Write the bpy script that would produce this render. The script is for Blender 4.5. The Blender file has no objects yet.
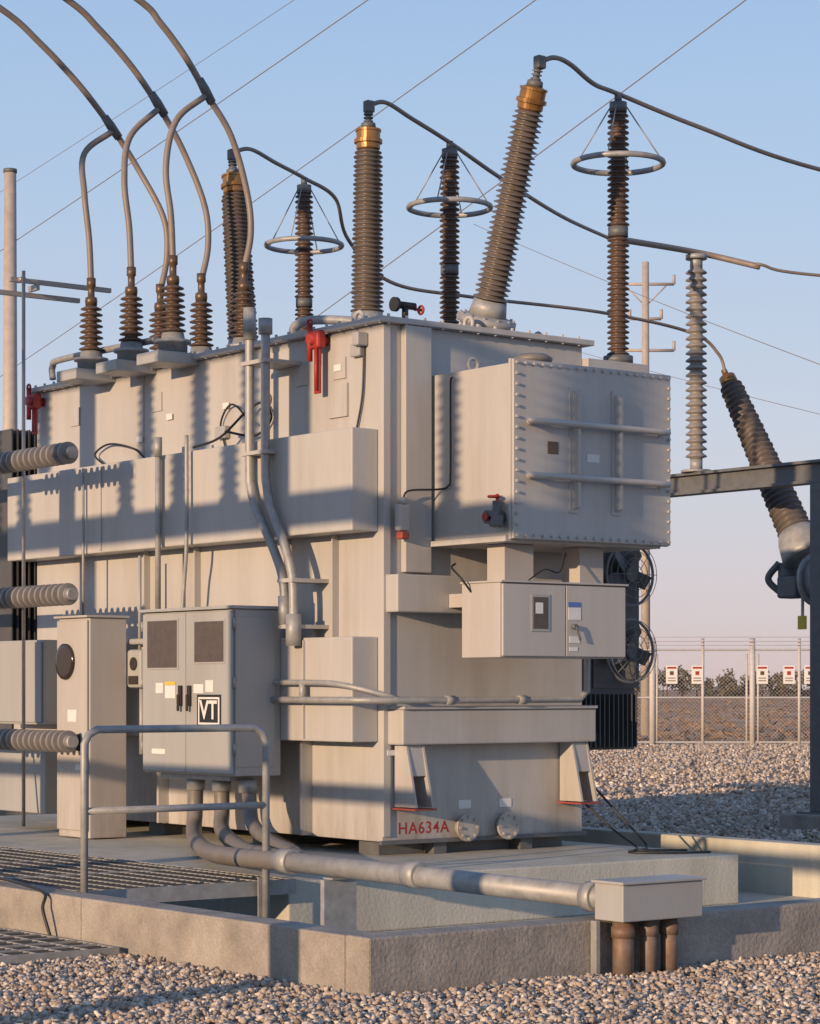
import bpy, bmesh, math, random
import numpy as np
from mathutils import Vector, Matrix, Euler
random.seed(7); np.random.seed(7)
scene = bpy.context.scene
V = Vector

# ---------------------------------------------------------------- materials
def mat(name, col, rough=0.5, metal=0.0, var=0.12, scale=6.0, bump=0.0, bscale=60.0, streak=False, dirt=None, dirt_amt=0.35, fine=0.0, spec=0.5, base_grime=None):
    m = bpy.data.materials.new(name); m.use_nodes = True
    nt = m.node_tree; N = nt.nodes; L = nt.links
    b = N['Principled BSDF']
    b.inputs['Roughness'].default_value = rough
    b.inputs['Metallic'].default_value = metal
    b.inputs['Specular IOR Level'].default_value = spec
    g = N.new('ShaderNodeNewGeometry')
    mp = N.new('ShaderNodeMapping'); L.new(g.outputs['Position'], mp.inputs['Vector'])
    if streak: mp.inputs['Scale'].default_value = (1, 1, 0.12)
    n = N.new('ShaderNodeTexNoise'); n.inputs['Scale'].default_value = scale
    n.inputs['Detail'].default_value = 6; n.inputs['Roughness'].default_value = 0.6
    L.new(mp.outputs['Vector'], n.inputs['Vector'])
    r = N.new('ShaderNodeValToRGB')
    c = V(col)
    lo = c * (1 - var); hi = c * (1 + var)
    r.color_ramp.elements[0].position = 0.3; r.color_ramp.elements[1].position = 0.7
    r.color_ramp.elements[0].color = (*lo, 1); r.color_ramp.elements[1].color = (*hi, 1)
    L.new(n.outputs['Fac'], r.inputs['Fac'])
    out = r.outputs['Color']
    if dirt is not None:
        n2 = N.new('ShaderNodeTexNoise'); n2.inputs['Scale'].default_value = scale * 0.45
        n2.inputs['Detail'].default_value = 8; n2.inputs['Roughness'].default_value = 0.7
        L.new(mp.outputs['Vector'], n2.inputs['Vector'])
        r2 = N.new('ShaderNodeValToRGB')
        r2.color_ramp.elements[0].position = 0.48; r2.color_ramp.elements[1].position = 0.72
        r2.color_ramp.elements[0].color = (0, 0, 0, 1); r2.color_ramp.elements[1].color = (dirt_amt,) * 3 + (1,)
        L.new(n2.outputs['Fac'], r2.inputs['Fac'])
        mx = N.new('ShaderNodeMixRGB'); L.new(r2.outputs['Color'], mx.inputs['Fac'])
        L.new(out, mx.inputs['Color1']); mx.inputs['Color2'].default_value = (*dirt, 1)
        out = mx.outputs['Color']
    if base_grime is not None:
        # dust and splash grime gathering on the lowest part of the steelwork (height based)
        sz = N.new('ShaderNodeSeparateXYZ'); L.new(g.outputs['Position'], sz.inputs['Vector'])
        hz = N.new('ShaderNodeMapRange'); hz.inputs['From Min'].default_value = 1.0; hz.inputs['From Max'].default_value = 0.3
        hz.inputs['To Min'].default_value = 0.0; hz.inputs['To Max'].default_value = 0.9; L.new(sz.outputs['Z'], hz.inputs['Value'])
        n5 = N.new('ShaderNodeTexNoise'); n5.inputs['Scale'].default_value = 5; n5.inputs['Detail'].default_value = 8; n5.inputs['Roughness'].default_value = 0.75
        L.new(mp.outputs['Vector'], n5.inputs['Vector'])
        r5 = N.new('ShaderNodeMapRange'); r5.inputs['From Min'].default_value = 0.42; r5.inputs['From Max'].default_value = 0.68; L.new(n5.outputs['Fac'], r5.inputs['Value'])
        m5 = N.new('ShaderNodeMath'); m5.operation = 'MULTIPLY'; L.new(hz.outputs['Result'], m5.inputs[0]); L.new(r5.outputs['Result'], m5.inputs[1])
        x5 = N.new('ShaderNodeMixRGB'); L.new(m5.outputs[0], x5.inputs['Fac']); L.new(out, x5.inputs['Color1']); x5.inputs['Color2'].default_value = (*base_grime, 1)
        out = x5.outputs['Color']
    if fine > 0:
        n4 = N.new('ShaderNodeTexNoise'); n4.inputs['Scale'].default_value = 70; n4.inputs['Detail'].default_value = 4; n4.inputs['Roughness'].default_value = 0.75
        L.new(g.outputs['Position'], n4.inputs['Vector'])
        m4 = N.new('ShaderNodeMapRange'); m4.inputs['From Min'].default_value = 0.3; m4.inputs['From Max'].default_value = 0.7
        m4.inputs['To Min'].default_value = 1-fine; m4.inputs['To Max'].default_value = 1+fine; L.new(n4.outputs['Fac'], m4.inputs['Value'])
        s4 = N.new('ShaderNodeVectorMath'); s4.operation = 'SCALE'; L.new(out, s4.inputs[0]); L.new(m4.outputs['Result'], s4.inputs['Scale']); out = s4.outputs['Vector']
    L.new(out, b.inputs['Base Color'])
    rr = N.new('ShaderNodeMapRange'); rr.inputs['To Min'].default_value = max(0.05, rough - 0.1); rr.inputs['To Max'].default_value = min(1, rough + 0.12)
    L.new(n.outputs['Fac'], rr.inputs['Value']); L.new(rr.outputs['Result'], b.inputs['Roughness'])
    if bump > 0:
        n3 = N.new('ShaderNodeTexNoise'); n3.inputs['Scale'].default_value = bscale; n3.inputs['Detail'].default_value = 5
        L.new(g.outputs['Position'], n3.inputs['Vector'])
        bp = N.new('ShaderNodeBump'); bp.inputs['Strength'].default_value = bump; bp.inputs['Distance'].default_value = 0.01
        L.new(n3.outputs['Fac'], bp.inputs['Height']); L.new(bp.outputs['Normal'], b.inputs['Normal'])
    return m

PAINT = mat('tank_paint', (0.43, 0.423, 0.41), 0.42, 0, 0.06, 4.0, 0.06, 22, True, (0.285, 0.262, 0.235), 0.5, 0.02, 0.5, (0.25, 0.205, 0.16))
PAINT2 = mat('cabinet_paint', (0.34, 0.35, 0.352), 0.42, 0, 0.05, 4, 0.04, 40, True, (0.25, 0.238, 0.215), 0.4)
TANC = mat('beige_cabinet_paint', (0.43, 0.415, 0.395), 0.42, 0, 0.05, 4, 0.04, 40, True, (0.30, 0.265, 0.23), 0.4, 0, 0.5, (0.27, 0.22, 0.17))
GALV = mat('galvanised_steel', (0.31, 0.315, 0.315), 0.5, 0.2, 0.18, 14, 0.05, 80)
FENCEM = mat('fence_galvanised', (0.48, 0.46, 0.44), 0.6, 0.0, 0.12, 14)
DKSTEEL = mat('weathered_steel', (0.13, 0.135, 0.14), 0.55, 0.2, 0.15, 10, 0.05, 60)
ALU = mat('aluminium', (0.36, 0.34, 0.32), 0.4, 0.4, 0.1, 12)
CABLE = mat('weathered_conductor', (0.215, 0.18, 0.155), 0.5, 0.0, 0.12, 12)
PORC = mat('brown_porcelain', (0.10, 0.068, 0.054), 0.35, 0, 0.15, 8)
PORCG = mat('grey_porcelain', (0.22, 0.21, 0.205), 0.4, 0, 0.12, 8)
PORCB = mat('grey_brown_porcelain', (0.125, 0.108, 0.10), 0.34, 0, 0.14, 8)
BRASS = mat('amber_bushing_cap', (0.27, 0.14, 0.045), 0.28, 0.4, 0.25, 12)
BLACK = mat('black_rubber', (0.018, 0.018, 0.018), 0.5, 0, 0.2, 12)
DARK = mat('dark_glass', (0.035, 0.028, 0.025), 0.15, 0, 0.2, 12)
RED = mat('red_paint', (0.33, 0.03, 0.025), 0.5, 0, 0.15, 10)
PAD = mat('faded_red_paint', (0.28, 0.06, 0.045), 0.6, 0, 0.2, 10)
WHITE = mat('white_label', (0.66, 0.66, 0.65), 0.5, 0, 0.05, 20)
YEL = mat('yellow_label', (0.65, 0.47, 0.05), 0.5, 0, 0.05, 20)
BLUE = mat('blue_label', (0.08, 0.16, 0.42), 0.5, 0, 0.05, 20)
BRONZE = mat('nameplate', (0.12, 0.08, 0.05), 0.4, 0.3, 0.1, 20)
LOUV = mat('window_film', (0.085, 0.07, 0.06), 0.35, 0.0, 0.15, 20)
CONC = mat('concrete', (0.31, 0.285, 0.255), 0.9, 0, 0.24, 4, 0.6, 50, False, (0.15, 0.13, 0.112), 0.6, 0.2, 0.25)
CONCL = mat('pale_concrete', (0.48, 0.47, 0.41), 0.85, 0, 0.14, 2.5, 0.4, 40, True, (0.26, 0.25, 0.18), 0.6, 0.08, 0.25)
CONDUIT = mat('pvc_conduit', (0.165, 0.155, 0.145), 0.5, 0, 0.12, 8, 0, 1, False, (0.15, 0.095, 0.06), 0.5)
RUSTC = mat('rusty_conduit', (0.20, 0.15, 0.12), 0.6, 0.2, 0.2, 12, 0.1, 60, False, (0.16, 0.07, 0.03), 0.6)
RAD = mat('radiator_paint', (0.075, 0.077, 0.08), 0.5, 0, 0.1, 8)
FANM = mat('fan_paint', (0.09, 0.09, 0.09), 0.5, 0, 0.1, 8)
FANG = mat('fan_guard_wire', (0.17, 0.17, 0.168), 0.5, 0, 0.1, 8)
POLE = mat('pole_steel', (0.40, 0.35, 0.31), 0.6, 0.0, 0.12, 6)
GRATE = mat('grating_steel', (0.09, 0.088, 0.085), 0.6, 0.1, 0.3, 10)
LEAF = mat('dry_foliage', (0.095, 0.08, 0.055), 0.8, 0, 0.45, 0.35)
BARK = mat('bark', (0.09, 0.065, 0.05), 0.9, 0, 0.2, 8)
GRASSM = mat('dry_grass_blades', (0.19, 0.135, 0.10), 0.95, 0, 0.4, 0.3, spec=0.0)

# ---------------------------------------------------------------- geometry accumulator
class G:
    def __init__(s): s.bm = bmesh.new()
    def box(s, x0, x1, y0, y1, z0, z1, bev=0.0, rot=None):
        M = Matrix.Translation(((x0+x1)/2, (y0+y1)/2, (z0+z1)/2))
        if rot is not None: M = M @ Euler(rot).to_matrix().to_4x4()
        M = M @ Matrix.Diagonal((abs(x1-x0), abs(y1-y0), abs(z1-z0), 1))
        r = bmesh.ops.create_cube(s.bm, size=1, matrix=M)
        if bev > 0:
            es = list({e for v in r['verts'] for e in v.link_edges})
            bmesh.ops.bevel(s.bm, geom=es, offset=bev, segments=2, affect='EDGES', profile=0.5)
        return s
    def frame(s, ax):
        ax = ax.normalized()
        u = ax.orthogonal().normalized(); return u, ax.cross(u).normalized()
    def lathe(s, base, top, prof, seg=24, smooth=True, caps=True):
        base = V(base); top = V(top); ax = (top-base).normalized(); u, w = s.frame(ax)
        rings = []
        for h, r in prof:
            c = base + ax*h
            rings.append([s.bm.verts.new(c + (u*math.cos(2*math.pi*i/seg) + w*math.sin(2*math.pi*i/seg))*max(r, 1e-4)) for i in range(seg)])
        for a, b in zip(rings[:-1], rings[1:]):
            for i in range(seg):
                f = s.bm.faces.new((a[i], a[(i+1) % seg], b[(i+1) % seg], b[i])); f.smooth = smooth
        if caps:
            s.bm.faces.new(rings[0][::-1]); s.bm.faces.new(rings[-1])
        return s
    def cyl(s, p, q, r, r2=None, seg=16, smooth=True):
        L = (V(q)-V(p)).length
        return s.lathe(p, q, [(0, r), (L, r if r2 is None else r2)], seg, smooth)
    def tube(s, pts, r, seg=10, sub=8, spline=True):
        pts = [V(p) for p in pts]
        if spline and len(pts) > 2:
            P = [pts[0]*2-pts[1]] + pts + [pts[-1]*2-pts[-2]]
            out = []
            for i in range(1, len(P)-2):
                a, b, c, d = P[i-1], P[i], P[i+1], P[i+2]
                for k in range(sub):
                    t = k/sub
                    out.append(0.5*((2*b)+(c-a)*t+(2*a-5*b+4*c-d)*t*t+(3*b-a-3*c+d)*t**3))
            out.append(pts[-1]); pts = out
        t0 = (pts[1]-pts[0]).normalized(); u = t0.orthogonal().normalized(); rings = []
        for i, p in enumerate(pts):
            if i == 0: t = t0
            elif i == len(pts)-1: t = (pts[-1]-pts[-2]).normalized()
            else: t = ((pts[i+1]-p).normalized()+(p-pts[i-1]).normalized()).normalized()
            u = (u - t*u.dot(t)).normalized(); w = t.cross(u)
            rings.append([s.bm.verts.new(p+(u*math.cos(2*math.pi*k/seg)+w*math.sin(2*math.pi*k/seg))*r) for k in range(seg)])
        for a, b in zip(rings[:-1], rings[1:]):
            for i in range(seg):
                f = s.bm.faces.new((a[i], a[(i+1) % seg], b[(i+1) % seg], b[i])); f.smooth = True
        s.bm.faces.new(rings[0][::-1]); s.bm.faces.new(rings[-1])
        return s
    def torus(s, c, ax, R, r, seg=48, ss=8):
        c = V(c); ax = V(ax).normalized(); u, w = s.frame(ax); rings = []
        for i in range(seg):
            a = 2*math.pi*i/seg; d = u*math.cos(a)+w*math.sin(a)
            rings.append([s.bm.verts.new(c+d*(R+r*math.cos(2*math.pi*k/ss))+ax*(r*math.sin(2*math.pi*k/ss))) for k in range(ss)])
        for i in range(seg):
            a = rings[i]; b = rings[(i+1) % seg]
            for k in range(ss):
                f = s.bm.faces.new((a[k], a[(k+1) % ss], b[(k+1) % ss], b[k])); f.smooth = True
        return s
    def prism(s, poly, off):
        a = [s.bm.verts.new(V(p)) for p in poly]; b = [s.bm.verts.new(V(p)+V(off)) for p in poly]
        n = len(a); s.bm.faces.new(a); s.bm.faces.new(b[::-1])
        for i in range(n): s.bm.faces.new((a[i], b[i], b[(i+1) % n], a[(i+1) % n]))
        return s
    def done(s, name, m, parent=None):
        bmesh.ops.recalc_face_normals(s.bm, faces=s.bm.faces)
        me = bpy.data.meshes.new(name); s.bm.to_mesh(me); s.bm.free()
        me.materials.append(m)
        o = bpy.data.objects.new(name, me); scene.collection.objects.link(o)
        if parent: attach(o, parent)
        return o
def attach(o, parent):
    o.parent = parent; o.matrix_parent_inverse = Matrix.Translation(-V(parent.location))
def E(name, loc):
    e = bpy.data.objects.new(name, None); e.location = loc; e.empty_display_size = 0.3
    scene.collection.objects.link(e); return e
def text(s, loc, size, rot, m, parent, name='lettering', bold=0.0, sp=1.0):
    c = bpy.data.curves.new(name, 'FONT'); c.body = s; c.size = size; c.extrude = 0.0005; c.offset = bold; c.space_character = sp
    c.align_x = 'CENTER'; c.align_y = 'CENTER'
    c.materials.append(m)
    o = bpy.data.objects.new(name, c); o.location = loc; o.rotation_euler = rot
    scene.collection.objects.link(o); attach(o, parent); return o
RY = (math.radians(90), 0, 0); RX = (math.radians(90), 0, math.radians(-90))

def shed_profile(L, rc0, rc1, n, out, alt=0.75):
    pr = [(0, rc0)]; p = L/n
    for i in range(n):
        h = i*p; rc = rc0+(rc1-rc0)*(i+0.5)/n; o = out*(1 if i % 2 == 0 else alt)
        pr += [(h+p*0.15, rc), (h+p*0.30, rc+o*0.96), (h+p*0.40, rc+o), (h+p*0.50, rc+o*0.92), (h+p*0.85, rc+o*0.12), (h+p*0.98, rc)]
    pr.append((L, rc1)); return pr

# ================================================================ ground
def gravel_mat():
    m = bpy.data.materials.new('gravel'); m.use_nodes = True; nt = m.node_tree; N = nt.nodes; L = nt.links
    b = N['Principled BSDF']; b.inputs['Roughness'].default_value = 1.0; b.inputs['Specular IOR Level'].default_value = 0.0
    g = N.new('ShaderNodeNewGeometry')
    v = N.new('ShaderNodeTexVoronoi'); v.inputs['Scale'].default_value = 18; L.new(g.outputs['Position'], v.inputs['Vector'])
    r = N.new('ShaderNodeValToRGB'); cr = r.color_ramp
    cr.elements[0].position = 0; cr.elements[0].color = (0.26, 0.20, 0.16, 1)
    cr.elements[1].position = 1; cr.elements[1].color = (0.78, 0.65, 0.53, 1)
    e = cr.elements.new(0.5); e.color = (0.50, 0.395, 0.315, 1)
    sp = N.new('ShaderNodeSeparateColor'); L.new(v.outputs['Color'], sp.inputs['Color']); L.new(sp.outputs['Red'], r.inputs['Fac'])
    r2 = N.new('ShaderNodeMapRange'); r2.inputs['From Min'].default_value = 0.1; r2.inputs['From Max'].default_value = 0.75
    r2.inputs['To Min'].default_value = 1.0; r2.inputs['To Max'].default_value = 0.5
    L.new(v.outputs['Distance'], r2.inputs['Value'])
    prev = r2.outputs['Result']
    for scl, lo_, hi_ in ((0.35, 0.8, 1.2), (3.0, 0.65, 1.3), (9.0, 0.75, 1.25)):
        n = N.new('ShaderNodeTexNoise'); n.inputs['Scale'].default_value = scl; n.inputs['Detail'].default_value = 6; n.inputs['Roughness'].default_value = 0.7; L.new(g.outputs['Position'], n.inputs['Vector'])
        nr = N.new('ShaderNodeMapRange'); nr.inputs['From Min'].default_value = 0.3; nr.inputs['From Max'].default_value = 0.7; nr.inputs['To Min'].default_value = lo_; nr.inputs['To Max'].default_value = hi_; L.new(n.outputs['Fac'], nr.inputs['Value'])
        mu = N.new('ShaderNodeMath'); mu.operation = 'MULTIPLY'; L.new(prev, mu.inputs[0]); L.new(nr.outputs['Result'], mu.inputs[1]); prev = mu.outputs[0]
    mx = N.new('ShaderNodeVectorMath'); mx.operation = 'SCALE'; L.new(r.outputs['Color'], mx.inputs[0]); L.new(prev, mx.inputs['Scale'])
    L.new(mx.outputs['Vector'], b.inputs['Base Color'])
    bp = N.new('ShaderNodeBump'); bp.inputs['Strength'].default_value = 1; bp.inputs['Distance'].default_value = 0.04; bp.invert = True
    L.new(v.outputs['Distance'], bp.inputs['Height']); L.new(bp.outputs['Normal'], b.inputs['Normal'])
    return m
GRAV = gravel_mat()
X0, X1, Y0, Y1 = -3.67, 3.30, -4.81, 8.0
g = G(); R = 1500
xs = [-R, X0+0.02, X1-0.02, R]; ys = [-R, Y0+0.02, Y1-0.02, R]
for i in range(3):
    for j in range(3):
        if i == 1 and j == 1: continue
        g.bm.faces.new([g.bm.verts.new((x, y, 0)) for x, y in ((xs[i], ys[j]), (xs[i+1], ys[j]), (xs[i+1], ys[j+1]), (xs[i], ys[j+1]))])
bmesh.ops.remove_doubles(g.bm, verts=g.bm.verts, dist=1e-4)
g.done('ground', GRAV)

dv = V((0.607, 0.794, 0)); rv = V((0.794, -0.607, 0)); CAM = V((-10.46, -14.02, 1.5))
FIELD = mat('dry_grass_field', (0.40, 0.275, 0.20), 1.0, 0, 0.35, 0.08, 0.0, 4, False, (0.22, 0.16, 0.11), 0.7, 0, 0.0)
g = G(); c0 = V((33.8, 30.1, 0.006)) + dv*3
g.bm.faces.new([g.bm.verts.new(p) for p in (c0-rv*900, c0+rv*900, c0+rv*900+dv*1200, c0-rv*900+dv*1200)])
g.done('field', FIELD)
# low dry grass tufts in the field
rs = np.random.RandomState(21); n = 15000
dep = 67 + 260*rs.rand(n)**1.5; lat = (rs.rand(n)-0.35)*dep*0.75
base = np.stack([CAM.x+dv.x*dep+rv.x*lat, CAM.y+dv.y*dep+rv.y*lat, np.zeros(n)], 1)
ang = rs.rand(n)*6.283; hw = 0.08+0.22*rs.rand(n); hh = 0.04+0.13*rs.rand(n)
d = np.stack([np.cos(ang), np.sin(ang), np.zeros(n)], 1)*hw[:, None]
top = base + np.stack([rs.normal(size=n)*0.08, rs.normal(size=n)*0.08, hh], 1)
vv = np.stack([base-d, base+d, top], 1).reshape(-1, 3)
me = bpy.data.meshes.new('dry_grass'); me.from_pydata(vv.tolist(), [], np.arange(3*n).reshape(-1, 3).tolist()); me.materials.append(GRASSM)
scene.collection.objects.link(bpy.data.objects.new('dry_grass', me))

def stones(name, rects, n, s0, s1, seed):
    rs = np.random.RandomState(seed)
    protos = []
    for k in range(12):
        bm = bmesh.new()
        for i in range(13):
            d = V(rs.normal(size=3)).normalized(); bm.verts.new(V((d.x*1.0, d.y*0.78, d.z*0.62))*rs.uniform(0.88, 1.08))
        bmesh.ops.convex_hull(bm, input=bm.verts)
        for v in [v for v in bm.verts if not v.link_faces]: bm.verts.remove(v)
        bmesh.ops.triangulate(bm, faces=bm.faces); bm.verts.ensure_lookup_table(); bm.verts.index_update()
        protos.append((np.array([v.co[:] for v in bm.verts]), np.array([[v.index for v in f.verts] for f in bm.faces])))
        bm.free()
    Vs = []; Fs = []; off = 0
    for cnt in range(n):
        o, a, b, test = rects
        p = np.array(o)+np.array(a)*rs.rand()+np.array(b)*rs.rand()
        if test and not test(p): continue
        vv, ff = protos[rs.randint(12)]
        s = s0+(s1-s0)*rs.rand()**1.6
        q = Euler((rs.normal()*0.6, rs.normal()*0.6, rs.rand()*6.28)).to_matrix()
        w = (vv*s)@np.array(q).T + np.array([p[0], p[1], s*rs.uniform(0.05, 0.6)])
        Vs.append(w); Fs.append(ff+off); off += len(vv)
    Vs = np.concatenate(Vs); Fs = np.concatenate(Fs)
    me = bpy.data.meshes.new(name); me.vertices.add(len(Vs)); me.vertices.foreach_set('co', Vs.ravel())
    me.loops.add(len(Fs)*3); me.loops.foreach_set('vertex_index', Fs.ravel().astype(np.int32))
    me.polygons.add(len(Fs)); me.polygons.foreach_set('loop_start', np.arange(0, len(Fs)*3, 3, dtype=np.int32))
    me.update(calc_edges=True); me.validate()
    me.materials.append(STONE)
    o = bpy.data.objects.new(name, me); scene.collection.objects.link(o); return o
STONE = bpy.data.materials.new('crushed_stone'); STONE.use_nodes = True
nt = STONE.node_tree; N = nt.nodes; L = nt.links; b = N['Principled BSDF']; b.inputs['Roughness'].default_value = 0.9; b.inputs['Specular IOR Level'].default_value = 0.2
g_ = N.new('ShaderNodeNewGeometry'); r = N.new('ShaderNodeValToRGB'); cr = r.color_ramp
cr.elements[0].position = 0; cr.elements[0].color = (0.20, 0.165, 0.14, 1); cr.elements[1].position = 1; cr.elements[1].color = (0.68, 0.62, 0.54, 1)
for p, c in ((0.15, (0.32, 0.255, 0.205, 1)), (0.45, (0.45, 0.36, 0.285, 1)), (0.6, (0.38, 0.35, 0.32, 1)), (0.85, (0.54, 0.455, 0.38, 1))):
    e = cr.elements.new(p); e.color = c
L.new(g_.outputs['Random Per Island'], r.inputs['Fac'])
n = N.new('ShaderNodeTexNoise'); n.inputs['Scale'].default_value = 90; L.new(g_.outputs['Position'], n.inputs['Vector'])
mr = N.new('ShaderNodeMapRange'); mr.inputs['To Min'].default_value = 0.75; mr.inputs['To Max'].default_value = 1.25; L.new(n.outputs['Fac'], mr.inputs['Value'])
mx = N.new('ShaderNodeVectorMath'); mx.operation = 'SCALE'; L.new(r.outputs['Color'], mx.inputs[0]); L.new(mr.outputs['Result'], mx.inputs['Scale'])
L.new(mx.outputs['Vector'], b.inputs['Base Color'])
outside = lambda p: not (X0-0.01 < p[0] < X1+0.01 and Y0-0.01 < p[1] < Y1+0.01)
o1 = CAM + dv*9.6 - rv*3.2
stones('gravel_stones', ((o1.x, o1.y), (dv.x*5.2, dv.y*5.2), (rv.x*6.4, rv.y*6.4), outside), 42000, 0.011, 0.029, 3)
stones('gravel_stones', ((3.3, -3.0), (0, 13), (9, 0), outside), 17000, 0.020, 0.046, 5)
o2 = CAM + dv*26 + rv*0.5
stones('gravel_stones', ((o2.x, o2.y), (dv.x*38, dv.y*38), (rv.x*12.5, rv.y*12.5), outside), 17000, 0.03, 0.06, 9)

# ================================================================ containment pit
P = E('concrete_containment_wall', (X0, Y0, 0))
g = G(); g.box(X0, X1, Y0, Y0+0.2, -0.3, 0.29, 0.012); g.done('front_wall', CONC, P)
g = G()
yj = [Y0+0.203, -2.0, 1.5, 5.0, Y1]
for a, b_ in zip(yj[:-1], yj[1:]): g.box(X0, X0+0.2, a, b_-0.006, -0.3, 0.288, 0.010)
g.done('side_wall', CONC, P)
g = G(); g.box(X1-0.2, X1, Y0+0.203, Y1, -0.3, 0.288, 0.012); g.done('far_wall', CONCL, P)
g = G(); g.box(X0+0.203, X1-0.203, Y1-0.2, Y1, -0.3, 0.288, 0.012); g.done('back_wall', CONC, P)
g = G(); g.box(X0+0.202, X1-0.202, Y0+0.202, Y1-0.202, -0.3, -0.12); g.done('pit_floor', CONCL, P)
P = E('concrete_foundation', (0, 0, 0))
g = G(); g.box(-1.8, 2.3, -1.4, 6.8, -0.12, 0.25, 0.012); g.done('plinth', CONCL, P)

def grating(name, x0, x1, y0, y1, z):
    P = E(name, (x0, y0, z)); g = G()
    y = y0+0.03
    while y < y1-0.01: g.box(x0+0.012, x1-0.012, y-0.004, y+0.004, z-0.03, z); y += 0.07
    g.done('bearing_bars', GRATE, P); g = G()
    x = x0+0.08
    while x < x1-0.02: g.box(x-0.006, x+0.006, y0+0.012, y1-0.012, z-0.024, z+0.003); x += 0.16
    g.done('cross_rods', GALV, P)
    g = G(); g.box(x0, x1, y0-0.01, y0+0.012, z-0.09, z+0.004); g.box(x0, x1, y1-0.012, y1+0.01, z-0.09, z+0.004)
    g.box(x0-0.01, x0+0.012, y0, y1, z-0.09, z+0.003); g.box(x1-0.012, x1+0.01, y0, y1, z-0.09, z+0.003)
    for k in range(1, 6):
        yy = y0+(y1-y0)*k/6; g.box(x0, x1, yy-0.02, yy+0.02, z-0.1, z-0.031)
        g.box(x0+0.013, x1-0.013, yy-0.012, yy+0.012, z-0.03, z+0.004)
    g.done('frame', GALV, P); return P
grating('steel_grating', -3.44, -1.82, -1.50, 5.8, 0.27)
grating('steel_grating', -5.6, -3.74, -2.55, -1.2, 0.05)

P = E('handrail', (-3.4, -1.56, 0.27)); g = G(); yy = -1.57
g.tube([(-3.40, yy, 0.20), (-3.40, yy, 1.16), (-3.37, yy, 1.22), (-3.31, yy, 1.25), (-2.19, yy, 1.25), (-2.12, yy, 1.22), (-2.09, yy, 1.16), (-2.09, yy, 0.05)], 0.024, 12, 6, False)
g.tube([(-3.40, yy, 0.76), (-2.09, yy, 0.76)], 0.022)
g.done('rails', GALV, P)
g = G(); g.box(-3.46, -3.34, yy-0.03, yy+0.05, 0.19, 0.205); g.box(-3.44, -3.36, yy+0.026, yy+0.036, 0.12, 0.29); g.box(-2.13, -2.05, yy+0.026, yy+0.036, 0.03, 0.3); g.done('brackets', GALV, P)

# ================================================================ transformer
T = E('power_transformer', (1.0, 2.6, 0.25))
TL = 5.3; TW = 1.97; ZT = 4.2
g = G(); g.box(0, TW, 0, TL, 0.36, ZT, 0.006); g.done('tank', PAINT, T)
g = G(); g.box(-0.07, TW+0.07, -0.07, TL+0.07, ZT+0.001, ZT+0.045, 0.006); g.done('tank_lid', PAINT, T)
g = G()
for yb in (0.15, 1.6, 3.2, 4.8): g.box(0.08, TW-0.08, yb, yb+0.25, 0.252, 0.358)
for xb in (0.5, 1.35): g.box(xb, xb+0.12, 0.02, 0.14, 0.252, 0.357)
g.box(-0.03, TW+0.03, -0.03, 0.0-0.002, 0.34, 0.37)
g.done('skid_base', DKSTEEL, T)
g = G()
k = -0.04
while k < TL: g.cyl((-0.05, k, ZT-0.01), (-0.05, k, ZT+0.065), 0.012, seg=6, smooth=False); k += 0.17
k = 0.02
while k < TW: g.cyl((k, -0.05, ZT-0.01), (k, -0.05, ZT+0.065), 0.012, seg=6, smooth=False); k += 0.17
g.done('lid_bolts', PAINT, T)
g = G(); g.box(-0.24, -0.001, 0.05, 5.42, 2.66, 3.42, 0.010); g.done('upper_stiffener', PAINT, T)
g = G(); g.box(-0.24, -0.001, 0.05, 5.3, 1.10, 1.88, 0.010); g.done('lower_stiffener', PAINT, T)
g = G()
for yv in (2.72, 3.7): g.box(-0.252, -0.241, yv, yv+0.03, 2.68, 3.40)
g.box(0.17, 0.42, -0.06, -0.001, 2.36, ZT-0.002, 0.008)
g.box(0.0, 0.06, -0.02, -0.001, 0.40, ZT-0.01)
g.done('wall_stiffeners', PAINT, T)
g = G(); g.box(0.02, TW-0.02, -0.16, -0.001, 2.06, 2.34, 0.01); g.box(0.04, TW-0.03, -0.2, -0.001, 1.08, 1.34, 0.012)
g.box(0.04, TW-0.03, -0.22, -0.002, 1.341, 1.365, 0.004)
g.done('end_beams', PAINT, T)
g = G()
for xb in (0.10, 1.72):
    g.prism([(xb, -0.02, 1.08), (xb, -0.16, 1.08), (xb, -0.28, 0.62), (xb, -0.02, 0.62)], (0.018, 0, 0))
    g.prism([(xb+0.15, -0.02, 1.08), (xb+0.15, -0.16, 1.08), (xb+0.15, -0.28, 0.62), (xb+0.15, -0.02, 0.62)], (0.018, 0, 0))
    g.prism([(xb+0.019, -0.155, 1.08), (xb+0.149, -0.155, 1.08), (xb+0.149, -0.205, 0.85), (xb+0.019, -0.205, 0.85)], (0, 0.02, 0))
g.done('jacking_brackets', PAINT, T)
g = G()
for xb in (0.08, 1.70): g.box(xb, xb+0.21, -0.29, -0.01, 0.598, 0.612, 0.003)
g.done('jacking_pads', PAD, T)
g = G(); g.box(0.455, 1.955, -0.95, -0.001, 2.60, 3.845, 0.008); g.done('terminal_box', PAINT, T)
g = G(); g.box(0.43, 1.975, -1.0, -0.972, 2.575, 3.865, 0.004); g.box(0.425, 1.98, -0.969, -0.945, 2.57, 3.87, 0.003); g.box(0.40, 1.93, -0.94, -0.06, 2.555, 2.597, 0.004); g.done('terminal_box_cover', PAINT, T)
g = G()
for i in range(19):
    x = 0.455+i*(1.495/18)
    for z in (2.60, 3.84): g.cyl((x, -1.001, z), (x, -1.02, z), 0.012, seg=6, smooth=False)
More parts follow.
